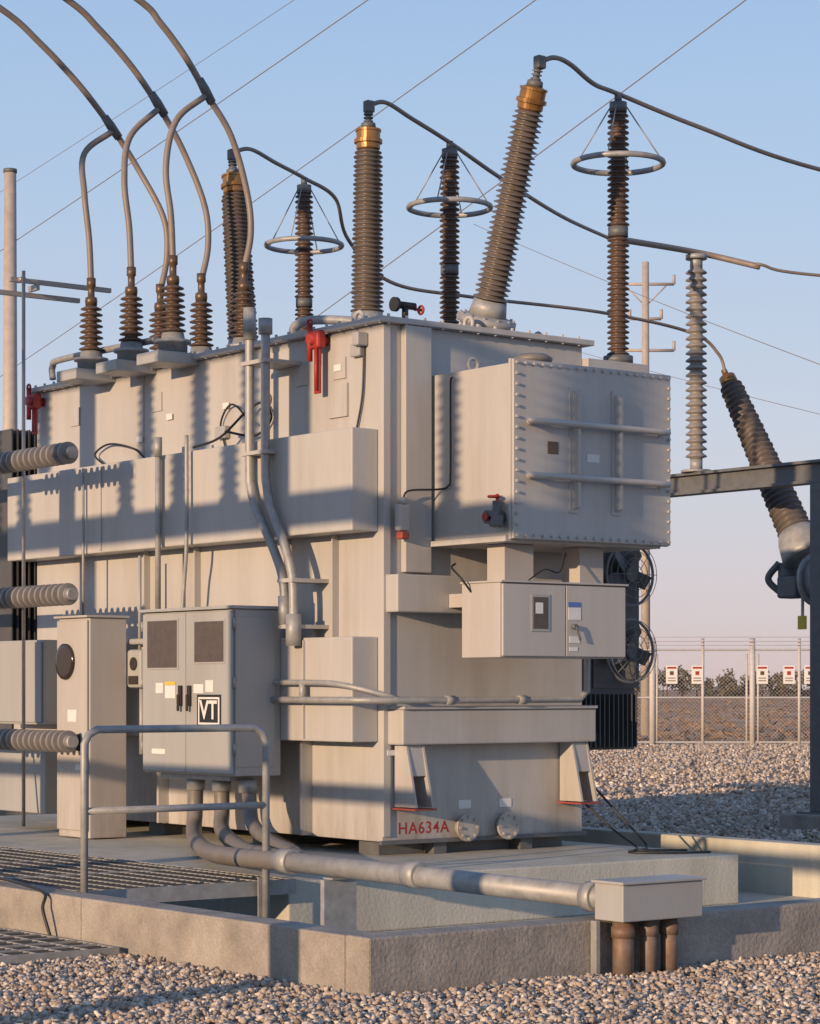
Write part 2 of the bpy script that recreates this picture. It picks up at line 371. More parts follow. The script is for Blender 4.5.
for i in range(1, 16):
    z = 2.60+i*(1.24/16)
    for x in (0.455, 1.95): g.cyl((x, -1.001, z), (x, -1.02, z), 0.012, seg=6, smooth=False)
g.done('cover_bolts', PAINT, T)
g = G()
for x in (0.985, 1.40):
    g.prism([(x, -1.001, 2.80), (x, -1.07, 2.82), (x, -1.07, 3.64), (x, -1.001, 3.68)], (0.025, 0, 0)); g.box(x-0.03, x+0.055, -1.01, -1.0005, 2.78, 3.70)
g.done('cover_ribs', PAINT, T)
g = G()
for z in (3.42, 3.03): g.tube([(0.58, -1.0, z), (0.57, -1.05, z), (0.63, -1.075, z), (1.78, -1.075, z), (1.85, -1.05, z), (1.84, -1.0, z)], 0.024, 10, 5)
g.done('cover_handles', PAINT, T)
g = G(); g.box(0.75, 0.85, -1.004, -1.0005, 3.2, 3.29); g.done('nameplate', BRONZE, T)
g = G(); g.box(1.13, 1.25, -1.004, -1.0005, 3.16, 3.22); g.done('cover_label', WHITE, T)
g = G(); g.lathe((0.95, -0.6, 3.85), (0.95, -0.6, 4.1), [(0, .05), (.06, .05), (.07, .14), (.10, .15), (.13, .10)], 24); g.done('pressure_relief_vent', CONDUIT, T)
g = G()
for (x, y) in ((0.62, -0.3), (1.7, -0.3)): g.torus((x, y, 3.91), (0, 1, 0), 0.045, 0.015, 20, 6)
for (x, y) in ((0.08, 0.4), (0.08, 4.9), (1.85, 0.4), (1.85, 4.9), (0.9, 0.1)): g.torus((x, y, 4.29), (1, 0, 0), 0.05, 0.016, 20, 6)
g.done('lifting_eyes', PAINT, T)
g = G(); g.box(0.55, 0.83, -0.75, -0.55, 2.279, 2.553, 0.004); g.box(1.28, 1.52, -0.75, -0.55, 2.279, 2.553, 0.004); g.box(0.5, 0.62, -0.487, -0.165, 2.1, 2.2); g.box(1.3, 1.42, -0.487, -0.165, 2.1, 2.2); g.done('box_hangers', TANC, T)
g = G()
for y in (0.05, 2.23, 4.46):
    g.box(TW+0.002, 2.62, y-0.12, y+0.12, 4.02, 4.10, 0.004); g.prism([(TW+0.002, y-0.03, 4.018), (2.55, y-0.03, 4.018), (TW+0.002, y-0.03, 3.4)], (0, 0.06, 0))
g.done('arrester_brackets', PAINT, T)
g = G()
for (y, z0, z1) in ((0.71, 3.74, 4.24), (5.18, 3.81, 4.2)):
    g.box(-0.10, -0.075, y-0.04, y+0.03, z0, z1-0.1, 0.006); g.box(-0.13, -0.05, y-0.07, y+0.07, z1-0.16, z1-0.02, 0.02)
    g.cyl((-0.17, y, z1-0.09), (0, y, z1-0.09), 0.04); g.cyl((-0.115, y+0.06, z1-0.25), (-0.115, y+0.06, z1+0.04), 0.022); g.torus((-0.115, y+0.06, z1+0.04), (1, 0, 0), 0.03, 0.01, 16, 6)
    g.cyl((-0.12, y-0.03, z0+0.02), (-0.12, y-0.03, z1-0.15), 0.012)
g.done('red_relief_levers', RED, T)
g = G()
g.tube([(0.1, 1.30, 4.25), (0.1, 1.28, 4.34), (0.15, 1.1, 4.37), (0.3, 0.75, 4.33), (0.33, 0.6, 4.25)], 0.036, 12, 6)
g.tube([(0.0, 5.0, 4.3), (0.0, 5.0, 4.42), (-0.05, 4.7, 4.45), (0.0, 3.2, 4.45)], 0.03, 10, 6)
g.done('top_pipework', GALV, T)
g = G(); g.cyl((0.25, 0.05, 4.25), (0.25, 0.05, 4.36), 0.025); g.cyl((0.17, 0.05, 4.36), (0.34, 0.05, 4.36), 0.028); g.cyl((0.14, 0.05, 4.36), (0.17, 0.05, 4.36), 0.055); g.done('top_valve', BLACK, T)
g = G(); g.torus((0.40, 0.05, 4.34), (1, 0, 0), 0.03, 0.010, 20, 6); g.cyl((0.34, 0.05, 4.34), (0.41, 0.05, 4.34), 0.012); g.done('valve_wheel', RED, T)
g = G(); g.cyl((0.40, -0.85, 2.66), (0.40, -0.85, 2.85), 0.035); g.cyl((0.3, -0.85, 2.73), (0.44, -0.85, 2.73), 0.05); g.box(0.3, 0.38, -0.95, -0.87, 2.66, 2.74, 0.01); g.done('drain_valve', DKSTEEL, T)
g = G(); g.torus((0.37, -0.85, 2.88), (0, 0, 1), 0.04, 0.010, 20, 6); g.cyl((0.4, -0.85, 2.83), (0.4, -0.85, 2.9), 0.012); g.cyl((0.28, -0.85, 2.73), (0.3, -0.85, 2.73), 0.03); g.done('drain_valve_wheel', RED, T)
g = G(); g.box(0.06, 0.17, -0.13, -0.061, 2.66, 2.86, 0.02); g.cyl((0.115, -0.095, 2.86), (0.115, -0.095, 2.91), 0.03); g.done('gas_sensor', TANC, T)
g = G(); g.box(0.08, 0.15, -0.135, -0.06, 2.6, 2.655, 0.01); g.done('gas_sensor_base', PAD, T)
g = G(); g.tube([(0.115, -0.1, 2.9), (0.16, -0.12, 2.96), (0.41, -0.15, 2.98), (0.425, -0.25, 3.0), (0.43, -0.27, 3.1), (0.43, -0.27, 3.72), (0.42, -0.3, 3.8)], 0.008, 8, 6)
g.tube([(-0.02, 0.3, 3.42), (-0.02, 0.22, 3.7), (-0.02, 0.20, 4.1)], 0.008)
g.tube([(-0.26, 2.2, 3.44), (-0.2, 1.9, 3.5), (-0.1, 1.65, 3.7), (-0.05, 1.5, 3.75), (-0.03, 1.42, 3.62), (-0.06, 1.6, 3.5), (-0.15, 1.9, 3.55)], 0.010)
g.tube([(-0.02, 2.1, 3.45), (-0.03, 2.15, 3.65), (-0.05, 1.95, 3.78), (-0.1, 1.6, 3.6)], 0.008)
g.tube([(-0.05, 4.0, 3.45), (-0.05, 4.15, 3.55), (-0.05, 3.9, 3.62), (-0.05, 3.5, 3.55), (-0.05, 3.3, 3.45)], 0.009)
g.done('control_cables', BLACK, T)
g = G(); g.box(-0.05, -0.003, 0.22, 0.34, 3.98, 4.08, 0.008); g.box(-0.1, -0.003, 0.17, 0.25, 4.05, 4.15, 0.01); g.box(-0.06, -0.003, 2.05, 2.2, 3.52, 3.62, 0.01); g.done('junction_fittings', PAINT2, T)
g = G()
for y in (1.75, 3.4): g.box(-0.006, -0.001, y, y+0.02, 3.43, 4.19)
for y in (0.45, 0.95, 3.1, 4.5): g.box(-0.012, -0.001, y, y+0.16, 3.84, 4.0)
g.box(-0.02, -0.001, 0.42, 0.66, 3.55, 3.80)
for y in (0.55, 1.2, 2.5, 3.3): g.box(-0.06, -0.001, y, y+0.015, 1.881, 2.659)
for y in (0.65, 1.9): g.box(-0.26, -0.2405, y, y+0.012, 1.12, 1.86)
g.done('weld_plates', PAINT, T)
g = G()
for (y, z) in ((2.92, 3.75), (3.4, 3.6), (0.5, 3.9), (2.05, 3.76)): g.box(-0.02, -0.013, y, y+0.09, z, z+0.05)
g.lathe((-0.012, 1.5, 3.78), (-0.03, 1.5, 3.78), [(0, .05), (.018, .05)], 20)
g.done('small_labels', WHITE, T)
g = G()
g.tube([(-0.30, 1.32, 4.42), (-0.30, 1.32, 3.25), (-0.30, 1.30, 3.05), (-0.30, 1.22, 2.88), (-0.30, 0.98, 2.55), (-0.30, 0.86, 2.32), (-0.30, 0.83, 2.02)], 0.036, 12, 6)
g.tube([(-0.30, 1.10, 4.28), (-0.30, 1.10, 3.25), (-0.30, 1.08, 3.05), (-0.30, 1.02, 2.87), (-0.30, 0.82, 2.55), (-0.30, 0.73, 2.30), (-0.30, 0.72, 1.90)], 0.036, 12, 6)
g.cyl((-0.30, 1.32, 4.2), (-0.30, 1.32, 4.45), 0.05); g.cyl((-0.30, 1.10, 4.22), (-0.30, 1.10, 4.34), 0.055)
g.cyl((-0.30, 0.72, 1.82), (-0.30, 0.72, 2.06), 0.06); g.cyl((-0.30, 0.84, 1.98), (-0.30, 0.84, 2.2), 0.05)
g.tube([(-0.30, 2.68, 3.52), (-0.30, 2.68, 2.12)], 0.024)
g.tube([(-0.30, 2.24, 3.54), (-0.30, 2.24, 2.7), (-0.28, 2.30, 2.4), (-0.28, 2.34, 2.12)], 0.016)
g.cyl((-0.3, 2.68, 3.4), (-0.3, 2.68, 3.56), 0.034)
g.tube([(-0.28, 3.95, 3.4), (-0.28, 3.95, 2.0)], 0.012)
g.tube([(-0.30, 1.35, 1.54), (-0.30, 0.45, 1.54), (-0.28, 0.1, 1.52), (-0.1, -0.15, 1.45), (0.05, -0.17, 1.41)], 0.022, 10, 6)
g.tube([(-0.32, 1.5, 1.41), (-0.32, 0.05, 1.41), (-0.26, -0.16, 1.41), (0.0, -0.25, 1.41), (1.72, -0.25, 1.41), (1.80, -0.25, 1.48), (1.80, -0.25, 1.75), (1.8, -0.3, 2.0)], 0.026, 10, 6, False)
for x in (0.4, 1.1): g.cyl((x, -0.25, 1.41), (x+0.08, -0.25, 1.41), 0.034)
g.cyl((-0.30, 0.6, 1.4), (-0.30, 0.6, 1.56), 0.028)
g.done('wall_conduits', GALV, T)
g = G()
for z in (4.0, 3.3): g.box(-0.345, -0.242 if z < 3.45 else -0.001, 1.04, 1.38, z, z+0.03)
for z in (2.3, 1.95): g.box(-0.34, -0.001, 0.68, 0.88, z, z+0.03)
g.done('conduit_clamps', PAINT, T)
g = G()
for x in (0.75, 1.15):
    g.cyl((x, -0.002, 0.445), (x, -0.06, 0.445), 0.07, seg=24); g.cyl((x, -0.061, 0.445), (x, -0.085, 0.445), 0.105, seg=28)
    for k in range(8):
        a = k*math.pi/4; g.cyl((x+0.083*math.cos(a), -0.086, 0.445+0.083*math.sin(a)), (x+0.083*math.cos(a), -0.102, 0.445+0.083*math.sin(a)), 0.012, seg=6, smooth=False)
g.done('blind_flanges', PAINT, T)
g = G()
for x in (0.78, 1.18): g.box(x-0.06, x+0.06, -0.004, -0.001, 0.585, 0.65)
g.box(0.03, 0.1, -0.026, -0.021, 1.0, 1.04)
g.done('flange_labels', WHITE, T)
text('HA634A', (0.385, -0.0012, 0.45), 0.125, RY, RED, T, 'unit_number', 0.001, 1.12)
g = G()
for y in (0.9, 3.0, 4.6): g.box(-0.10, -0.001, y, y+0.03, 0.37, 1.098)
g.done('lower_ribs', PAINT, T)
g = G()
for bank in range(4):
    y0 = 0.25+bank*1.22
    for k in range(22): g.box(2.06, 2.76, y0+k*0.05, y0+k*0.05+0.014, 1.0, 2.85)
    for z in (1.08, 2.7): g.cyl((2.3, y0-0.05, z), (2.3, y0+1.12, z), 0.06); g.cyl((TW, y0+0.5, z), (2.3, y0+0.5, z), 0.06)
for k in range(14): g.box(2.06+k*0.05, 2.07+k*0.05, 0.17, 0.245, 1.02, 1.45)
g.done('radiators', RAD, T)
g = G(); FR = 0.25; FX = 2.60; FY = 0.18
for z in (2.42, 1.80):
    c = V((FX, FY, z))
    for rr in (0.07, 0.13, 0.19, FR): g.torus(c+V((0, -0.10-0.03*math.cos(rr/FR*1.5), 0)), (0, 1, 0), rr, 0.003, 36, 5)
    for k in range(8):
        a = k*math.pi/4; g.cyl(c+V((0.05*math.cos(a), -0.135, 0.05*math.sin(a))), c+V((FR*math.cos(a), -0.10, FR*math.sin(a))), 0.003, seg=5)
    g.torus(c+V((0, -0.05, 0)), (0, 1, 0), FR+0.005, 0.012, 40, 8)
g.done('fan_guards', FANG, T)
g = G()
for z in (2.42, 1.80):
    c = V((FX, FY, z)); g.cyl(c+V((0, 0.05, 0)), c+V((0, -0.08, 0)), 0.06)
    for k in range(5):
        a = k*math.pi*0.4+0.3; M = Matrix.Translation(c+V((0, -0.03, 0))) @ Matrix.Rotation(a, 4, 'Y') @ Matrix.Translation((0.14, 0, 0)) @ Matrix.Rotation(0.5, 4, 'X') @ Matrix.Diagonal((0.18, 0.008, 0.12, 1))
        bmesh.ops.create_cube(g.bm, size=1, matrix=M)
g.box(2.30, 2.80, FY+0.055, FY+0.075, 1.5, 2.72)
g.done('cooling_fans', FANM, T)
g = G()
for k in range(26): g.box(-0.1+k*0.06, -0.085+k*0.06, 5.6, 6.5, 1.0, 3.9)
g.done('end_radiator', RAD, T)

# HV bushings
def hv(base, top, name, turret):
    P = E(name, base); base = V(base); top = V(top); ax = (top-base).normalized(); Lt = (top-base).length
    g = G(); g.lathe(base-ax*0.3, base, [(0, .19), (.22, .19), (.23, .235), (.28, .235), (.30, .16)], 32); g.lathe(base, base+ax*0.12, [(0, .15), (.12, .13)], 24)
    if turret:
        for k in range(12):
            u, w = g.frame(ax); a = k*math.pi/6; q = base-ax*0.08+(u*math.cos(a)+w*math.sin(a))*0.21; g.cyl(q, q+ax*0.08, 0.013, seg=6)
    g.done('mounting_flange', GALV, P)
    Ls = Lt-0.12-0.36
    g = G(); g.lathe(base+ax*0.12, top, shed_profile(Ls, 0.10, 0.08, 36, 0.042, 0.8), 32); g.done('porcelain_sheds', PORCB, P)
    b2 = base+ax*(0.12+Ls)
    g = G(); g.lathe(b2, top, [(0, .09), (.01, .10), (.05, .10), (.055, .118), (.085, .118), (.09, .10), (.15, .10), (.152, .108), (.17, .108), (.172, .09), (.18, .07)], 28, False); g.done('cap', BRASS, P)
    g = G(); g.lathe(b2+ax*0.18, top, [(0, .065), (.04, .06), (.05, .04), (.07, .026), (.17, .025)], 16)
    for k in range(3): g.cyl(b2+ax*(0.23+0.03*k), b2+ax*(0.242+0.03*k), 0.04)
    g.box(top.x-0.035, top.x+0.045, top.y-0.035, top.y+0.035, top.z-0.05, top.z+0.05, 0.012); g.done('terminal', DKSTEEL, P)
hv((1.2, 1.82, 4.50), (1.2, 1.80, 6.33), 'high_voltage_bushing', False)
hv((1.2, 0.24, 4.40), (1.2, -0.38, 6.24), 'high_voltage_bushing', True)
hv((1.2, 3.68, 4.50), (1.2, 3.87, 6.30), 'high_voltage_bushing', False)

for (y, zt, rb) in ((0.05, 6.25, .36), (2.23, 6.27, .36), (4.46, 6.33, .36)):
    P = E('surge_arrester', (2.4, y, 4.1)); x = 2.4; z0 = 4.102
    g = G(); g.cyl((x, y, z0), (x, y, z0+0.06), 0.12); g.cyl((x, y, 5.12), (x, y, 5.2), 0.08); g.cyl((x, y, zt-0.13), (x, y, zt-0.05), 0.07); g.cyl((x, y, zt-0.05), (x, y, zt+0.02), 0.03); g.done('flanges', DKSTEEL, P)
    g = G(); L1 = 5.12-z0-0.06; g.lathe((x, y, z0+0.06), (x, y, zt), shed_profile(L1, .058, .058, 22, .034, .85), 24)
    L2 = zt-0.13-5.2; g.lathe((x, y, 5.2), (x, y, zt), shed_profile(L2, .058, .055, 20, .034, .85), 24); g.done('sheds', PORC, P)
    g = G(); g.torus((x, y, 5.71), (0, 0, 1), rb, 0.024, 56, 8); g.done('grading_ring', GALV, P)
    g = G()
    for k in range(4):
        a = k*math.pi/2+0.6; g.cyl((x+rb*math.cos(a), y+rb*math.sin(a), 5.71), (x+.05*math.cos(a), y+.05*math.sin(a), zt-0.06), 0.006, seg=6)
    g.done('ring_stays', GALV, P)

YS = (4.04, 3.36, 2.69)
for x, zb in ((-0.15, 4.38), (0.55, 4.40)):
    for y in YS:
        P = E('low_voltage_bushing', (x, y, zb))
        g = G(); g.lathe((x, y, zb-0.12), (x, y, zb+0.05), [(0, .12), (.08, .12), (.085, .15), (.11, .15), (.12, .10), (.17, .09)], 24); g.done('flange', GALV, P)
        if x < 0:
            g = G(); g.box(-0.40, 0.06, y-0.17, y+0.17, zb-0.22, zb-0.125, 0.008)
            g.done('bracket', PAINT2, P)
        g = G(); g.lathe((x, y, zb+0.05), (x, y, zb+1), shed_profile(0.40, .055, .045, 8, .055, .85), 24); g.done('sheds', PORC, P)
        g = G(); g.lathe((x, y, zb+0.45), (x, y, zb+0.7), [(0, .05), (.04, .055), (.07, .05), (.08, .03), (.16, .03), (.17, .04), (.24, .04)], 16); g.done('terminal', BRONZE, P)
ends = [((0.2, 4.25, 6.45), (-0.93, 4.25, 7.34)), ((0.2, 3.47, 6.50), (-0.73, 3.47, 7.28)), ((0.2, 2.72, 6.46), (-0.49, 2.72, 7.15))]
for y, (j, e) in zip(YS, ends):
    P = E('jumper_conductor', j); j = V(j); e = V(e); g = G()
    g.tube([(-0.15, y, 5.0), (-0.17, y, 5.4), (-0.20, y+0.03, 5.8), (-0.10, j.y, 6.2), j], 0.027, 10, 8)
    g.tube([(0.55, y, 5.02), (0.62, y, 5.35), (0.60, y+0.03, 5.7), (0.44, j.y, 6.15), j], 0.027, 10, 8)
    d = e-j
    g.tube([j, j+d*0.3+V((0, 0, 0.07)), j+d*0.65+V((0, 0, 0.07)), e, e+V((-1.0, 0, 0.38)), e+V((-2.5, 0, 0.6)), e+V((-6.6, 0, 0.9))], 0.028, 10, 8)
    g.done('cable', CABLE, P)
    g = G(); g.lathe(j+V((0.05, 0, -0.06)), j+d*0.16+V((0, 0, 0.06)), [(0, .038), (.12, .042), (.22, .035)], 12); g.done('clamp', DKSTEEL, P)

def cond(name, pts, r, m=CABLE):
    g = G(); g.tube(pts, r, 8, 10); return g.done(name, m)
cond('line_conductor', [(1.2, -0.38, 6.24), (1.35, -0.38, 6.30), (1.6, -0.28, 6.31), (2.0, -0.1, 6.26), (2.4, 0.05, 6.27), (3.27, .01, 6.12), (4.43, -.25, 5.88), (7, -.9, 5.6), (12, -2, 6.2)], 0.019)
cond('line_conductor', [(1.2, 1.8, 6.34), (1.4, 1.83, 6.40), (1.8, 2.0, 6.36), (2.4, 2.23, 6.28), (3.3, 2.63, 6.16), (4.79, 3.5, 6.13), (6.41, 4.54, 6.24)], 0.019)
cond('tubular_busbar', [(6.35, 4.52, 6.25), (8.1, 5.0, 6.36), (8.55, 4.46, 6.17)], 0.035, CABLE)
cond('line_conductor', [(8.5, 4.46, 6.2), (9.27, 4.23, 6.12), (13, 3.0, 6.1), (20, 1, 7)], 0.018)
cond('line_conductor', [(1.2, 3.87, 6.32), (1.45, 3.95, 6.40), (1.9, 4.2, 6.38), (2.4, 4.46, 6.35), (2.92, 4.68, 6.26), (3.3, 4.99, 5.95), (3.95, 5.16, 5.62), (5.09, 5.29, 5.6), (6.98, 5.36, 5.63), (8.47, 5.48, 5.56), (8.9, 5.46, 5.35), (9, 5.43, 5.08)], 0.019)

def ohl(p, q, sag=0.3, r=0.008):
    p = V(p); q = V(q); d = q-p; a = p-d*1.2; b_ = q+d*1.5; pts = []
    for i in range(25):
        t = i/24; pts.append(a.lerp(b_, t)-V((0, 0, 4*sag*t*(1-t)-sag)))
    g = G(); g.tube(pts, r, 6, 1, False); g.done('overhead_line', CABLE)
ohl((11.18, 7.18, 10.23), (12.34, 18.87, 7.56)); ohl((10.36, 10.32, 10.81), (12.93, 24.71, 9.36)); ohl((9.15, 12.5, 11.1), (10.93, 26.24, 10.02)); ohl((10.02, 15.6, 11.97), (11.44, 27.11, 11.38), 0.2, 0.005)
ohl((23.5, 22.92, 9.91), (19.33, 13.53, 6.96), 0.2); ohl((25.0, 24.5, 8.6), (21.5, 14.6, 6.2), 0.2, 0.006)

P = E('bus_support', (-0.6, 4.4, 5.0)); g = G()
g.box(-0.75, 0.25, 4.38, 4.42, 5.03, 5.07); g.box(-1.9, 0.0, 4.5, 4.54, 4.93, 4.97); g.box(-0.5, -0.47, 4.38, 4.54, 4.98, 5.03)
g.cyl((-0.66, 4.32, 0.3), (-0.66, 4.32, 5.12), 0.016); g.cyl((-0.66, 4.32, 5.05), (-0.66, 4.42, 5.05), 0.025); g.done('bars', ALU, P)
for z in (3.43, 2.27, 1.06):
    P = E('post_insulator', (-0.9, 3.8, z)); g = G()
    pr = [(0, .05)]
    for k in range(15):
        h = k*0.1; pr += [(h+.012, .055), (h+.018, .092), (h+.045, .092), (h+.051, .055)]
    pr.append((1.5, .05))
    g.lathe((-0.9, 3.08, z), (-0.9, 5.0, z), pr, 28, False); g.done('ribs', PORCG, P)
    g = G(); g.cyl((-0.9, 3.02, z), (-0.9, 3.08, z), 0.05); g.cyl((-0.9, 4.58, z), (-0.9, 5.8, z), 0.06); g.cyl((-0.9, 4.3, z), (-0.66, 4.32, z), 0.03)
    g.done('fittings', GALV, P)

# ================================================================ cabinets
def label(P, pts, m, name):
    g = G(); g.box(*pts); return g.done(name, m, P)
P = E('double_door_control_cabinet', (-0.68, 0.98, 0.81)); CX = -0.23; CY = -0.355
def cb(x0, x1, y0, y1, z0, z1, bev=0): return (x0+CX, x1+CX, y0+CY, y1+CY, z0, z1, bev)
g = G(); g.box(-0.655, -0.242, 1.33+CY, 2.66+CY, 0.83, 2.10, 0.008); g.box(-0.70, -0.244, 1.31+CY, 2.68+CY, 2.101, 2.125, 0.004); g.done('body', PAINT2, P)
g = G(); g.box(*cb(-0.45, -0.427, 1.345, 1.998, 0.845, 2.085, 0.006)); g.box(*cb(-0.45, -0.427, 2.006, 2.645, 0.845, 2.085, 0.006)); g.done('doors', PAINT2, P)
wins = ((2.12, 2.56, 1.66, 2.03), (1.45, 1.86, 1.70, 2.01))
g = G()
for y0, y1, z0, z1 in wins: g.box(*cb(-0.456, -0.4505, y0-.015, y1+.015, z0-.015, z1+.015, 0.002))
g.done('window_frames', PAINT2, P)
g = G()
for y0, y1, z0, z1 in wins: g.box(*cb(-0.459, -0.4565, y0, y1, z0, z1))
g.done('windows', LOUV, P)
g = G()
for y in (2.06, 1.93): g.box(*cb(-0.475, -0.4515, y-0.02, y+0.02, 1.36, 1.52, 0.006)); g.box(*cb(-0.49, -0.476, y-0.015, y+0.015, 1.32, 1.45, 0.006))
g.done('handles', BLACK, P)
for y0, y1, z0, z1, m, nm in ((2.15, 2.30, 1.42, 1.52, WHITE, 'warning_label'), (2.15, 2.30, 1.523, 1.55, YEL, 'warning_label_header'), (2.33, 2.44, 1.46, 1.54, WHITE, 'notice'),
        (1.74, 1.88, 1.46, 1.53, WHITE, 'warning_label'), (1.60, 1.71, 1.47, 1.56, WHITE, 'instruction_label'), (2.3, 2.5, 0.98, 1.02, WHITE, 'serial_label')):
    label(P, cb(-0.4535, -0.451, y0, y1, z0, z1), m, nm)
label(P, cb(-0.4535, -0.451, 1.49, 1.83, 1.20, 1.45), BLACK, 'sign_plate'); label(P, cb(-0.4555, -0.4536, 1.51, 1.81, 1.22, 1.43), WHITE, 'sign_border'); label(P, cb(-0.4575, -0.4556, 1.53, 1.79, 1.235, 1.415), BLACK, 'sign_field')
text('VT', (-0.459+CX, 1.66+CY, 1.325), 0.20, RX, WHITE, P, 'sign_lettering', 0.004)
g = G()
for z in (1.0, 1.5, 1.95): g.cyl((-0.67, 1.325+CY, z), (-0.67, 1.325+CY, z+0.08), 0.012); g.cyl((-0.67, 2.665+CY, z), (-0.67, 2.665+CY, z+0.08), 0.012)
g.box(-0.6, -0.35, 1.5+CY, 2.5+CY, 0.79, 0.828)
g.done('hinges', GALV, P)
g = G(); g.box(-0.655, -0.30, 0.968, 0.974, 0.9, 2.04, 0.002); g.done('side_panel', PAINT2, P)

P = E('instrument_cabinet', (-0.756, 3.03, 0.25))
g = G(); g.box(-0.74, -0.39, 3.03, 3.55, 0.26, 2.08, 0.008); g.box(-0.78, -0.37, 3.01, 3.57, 2.081, 2.10, 0.004); g.done('body', TANC, P)
g = G(); g.box(-0.765, -0.742, 3.04, 3.54, 0.32, 2.06, 0.006); g.done('door', TANC, P)
g = G(); g.lathe((-0.766, 3.38, 1.72), (-0.79, 3.38, 1.72), [(0, .15), (.02, .15), (.022, .12)], 28); g.done('porthole', DARK, P)
g = G(); g.box(-0.785, -0.766, 3.14, 3.18, 0.98, 1.12, 0.005); g.done('handle', BLACK, P)
label(P, (-0.769, -0.7665, 3.2, 3.35, 1.22, 1.32), WHITE, 'warning_label'); label(P, (-0.769, -0.7665, 3.14, 3.22, 0.82, 0.87), WHITE, 'rating_label')

P = E('meter_box', (-0.3, 3.05, 1.6)); g = G(); g.box(-0.38, -0.242, 2.82, 3.06, 1.50, 1.82, 0.03); g.box(-0.36, -0.242, 2.80, 3.08, 1.86, 1.91, 0.02); g.tube([(-0.3, 2.94, 1.5), (-0.3, 2.94, 0.95)], 0.02); g.tube([(-0.3, 2.97, 1.8), (-0.3, 2.97, 2.6)], 0.014); g.done('body', PAINT2, P)
g = G(); g.cyl((-0.381, 2.93, 1.70), (-0.39, 2.93, 1.70), 0.055, seg=24); g.box(-0.388, -0.381, 2.86, 3.01, 1.53, 1.60); g.done('dial', DARK, P)

P = E('relay_cabinet', (-0.4, 4.6, 1.2)); g = G(); g.box(-0.5, -0.242, 4.25, 5.1, 1.18, 1.92, 0.008); g.box(-0.46, -0.244, 4.3, 5.2, 0.4, 1.09, 0.01); g.done('body', PAINT2, P)
g = G(); g.box(-0.52, -0.502, 4.27, 5.08, 1.2, 1.9, 0.005); g.done('door', PAINT2, P)

P = E('marshalling_box', (0.36, -0.95, 1.72)); g = G(); g.box(0.36, 1.57, -0.93, -0.49, 1.72, 2.26, 0.006); g.box(0.35, 1.585, -0.96, -0.48, 2.261, 2.275, 0.003); g.done('body', TANC, P)
g = G(); g.box(0.37, 0.965, -0.952, -0.931, 1.73, 2.25, 0.005); g.box(0.973, 1.56, -0.952, -0.931, 1.73, 2.25, 0.005); g.done('doors', TANC, P)
g = G(); g.box(0.63, 0.81, -0.958, -0.953, 1.91, 2.18, 0.002); g.done('window_frame', PAINT2, P)
g = G(); g.box(0.65, 0.79, -0.9605, -0.9585, 1.93, 2.16); g.done('window', LOUV, P)
g = G(); g.box(0.67, 0.74, -0.9625, -0.961, 2.04, 2.12); g.done('gauge', WHITE, P)
label(P, (0.99, 1.11, -0.956, -0.953, 2.0, 2.09), WHITE, 'instruction_label'); label(P, (0.99, 1.11, -0.9559, -0.9531, 2.095, 2.13), BLUE, 'instruction_header'); label(P, (1.0, 1.10, -0.956, -0.953, 1.83, 1.88), WHITE, 'warning_label'); label(P, (1.0, 1.08, -0.956, -0.953, 1.77, 1.80), WHITE, 'rating_label')
g = G(); g.cyl((1.04, -0.953, 1.95), (1.04, -0.985, 1.95), 0.02); g.tube([(1.04, -0.985, 1.95), (1.06, -0.985, 1.9), (1.08, -0.985, 1.85)], 0.009); g.done('handle', DKSTEEL, P)
g = G(); g.tube([(0.36, -0.6, 2.2), (0.28, -0.58, 2.3), (0.30, -0.45, 2.38), (0.45, -0.3, 2.42)], 0.008); g.tube([(0.6, -0.965, 2.28), (0.75, -0.97, 2.36), (0.95, -0.9, 2.35), (1.1, -0.8, 2.5)], 0.006); g.done('cable', BLACK, P)

P = E('cable_conduit_run', (-2.12, -3, 0.4)); g = G()
g.tube([(-0.50, 1.78, 0.80), (-0.51, 1.78, 0.52), (-0.62, 1.62, 0.38), (-0.95, 1.05, 0.34), (-1.6, -0.15, 0.36), (-2.02, -1.15, 0.40), (-2.12, -1.9, 0.42)], 0.062, 14, 8)
g.tube([(-0.48, 1.44, 0.80), (-0.49, 1.42, 0.55), (-0.62, 1.22, 0.42), (-0.92, 0.6, 0.36), (-1.45, -0.4, 0.37), (-1.95, -1.3, 0.42), (-2.11, -2.0, 0.42)], 0.060, 14, 8)
g.tube([(-0.46, 1.10, 0.80), (-0.47, 1.06, 0.62), (-0.58, 0.85, 0.47), (-0.8, 0.3, 0.38), (-1.15, -0.5, 0.36), (-1.8, -1.45, 0.42), (-2.10, -2.1, 0.42)], 0.055, 14, 8)
g.done('sweeps', CONDUIT, P)
g = G(); g.cyl((-2.12, -1.75, 0.42), (-2.12, -4.80, 0.40), 0.062, seg=20)
for y in (-1.8, -3.1): g.cyl((-2.12, y, 0.42), (-2.12, y-0.12, 0.419), 0.078, seg=20)
g.cyl((-2.12, -4.66, 0.40), (-2.12, -4.74, 0.40), 0.080, seg=20)
g.done('duct', GALV, P)
g = G()
for (x, y) in ((-0.50, 1.78), (-0.48, 1.44), (-0.46, 1.10)): g.cyl((x, y, 0.70), (x, y, 0.80), 0.075)
g.box(-2.24, -2.0, -2.42, -2.38, -0.12, 0.345); g.box(-2.2, -2.04, -2.45, -2.35, 0.346, 0.356)
g.done('couplings', GALV, P)
P = E('junction_box', (-1.9, -4.92, 0.3))
g = G(); g.box(-2.20, -1.63, -5.02, -4.80, 0.292, 0.485, 0.006); g.box(-2.215, -1.615, -5.035, -4.79, 0.4855, 0.50, 0.003); g.done('box', PAINT2, P)
g = G()
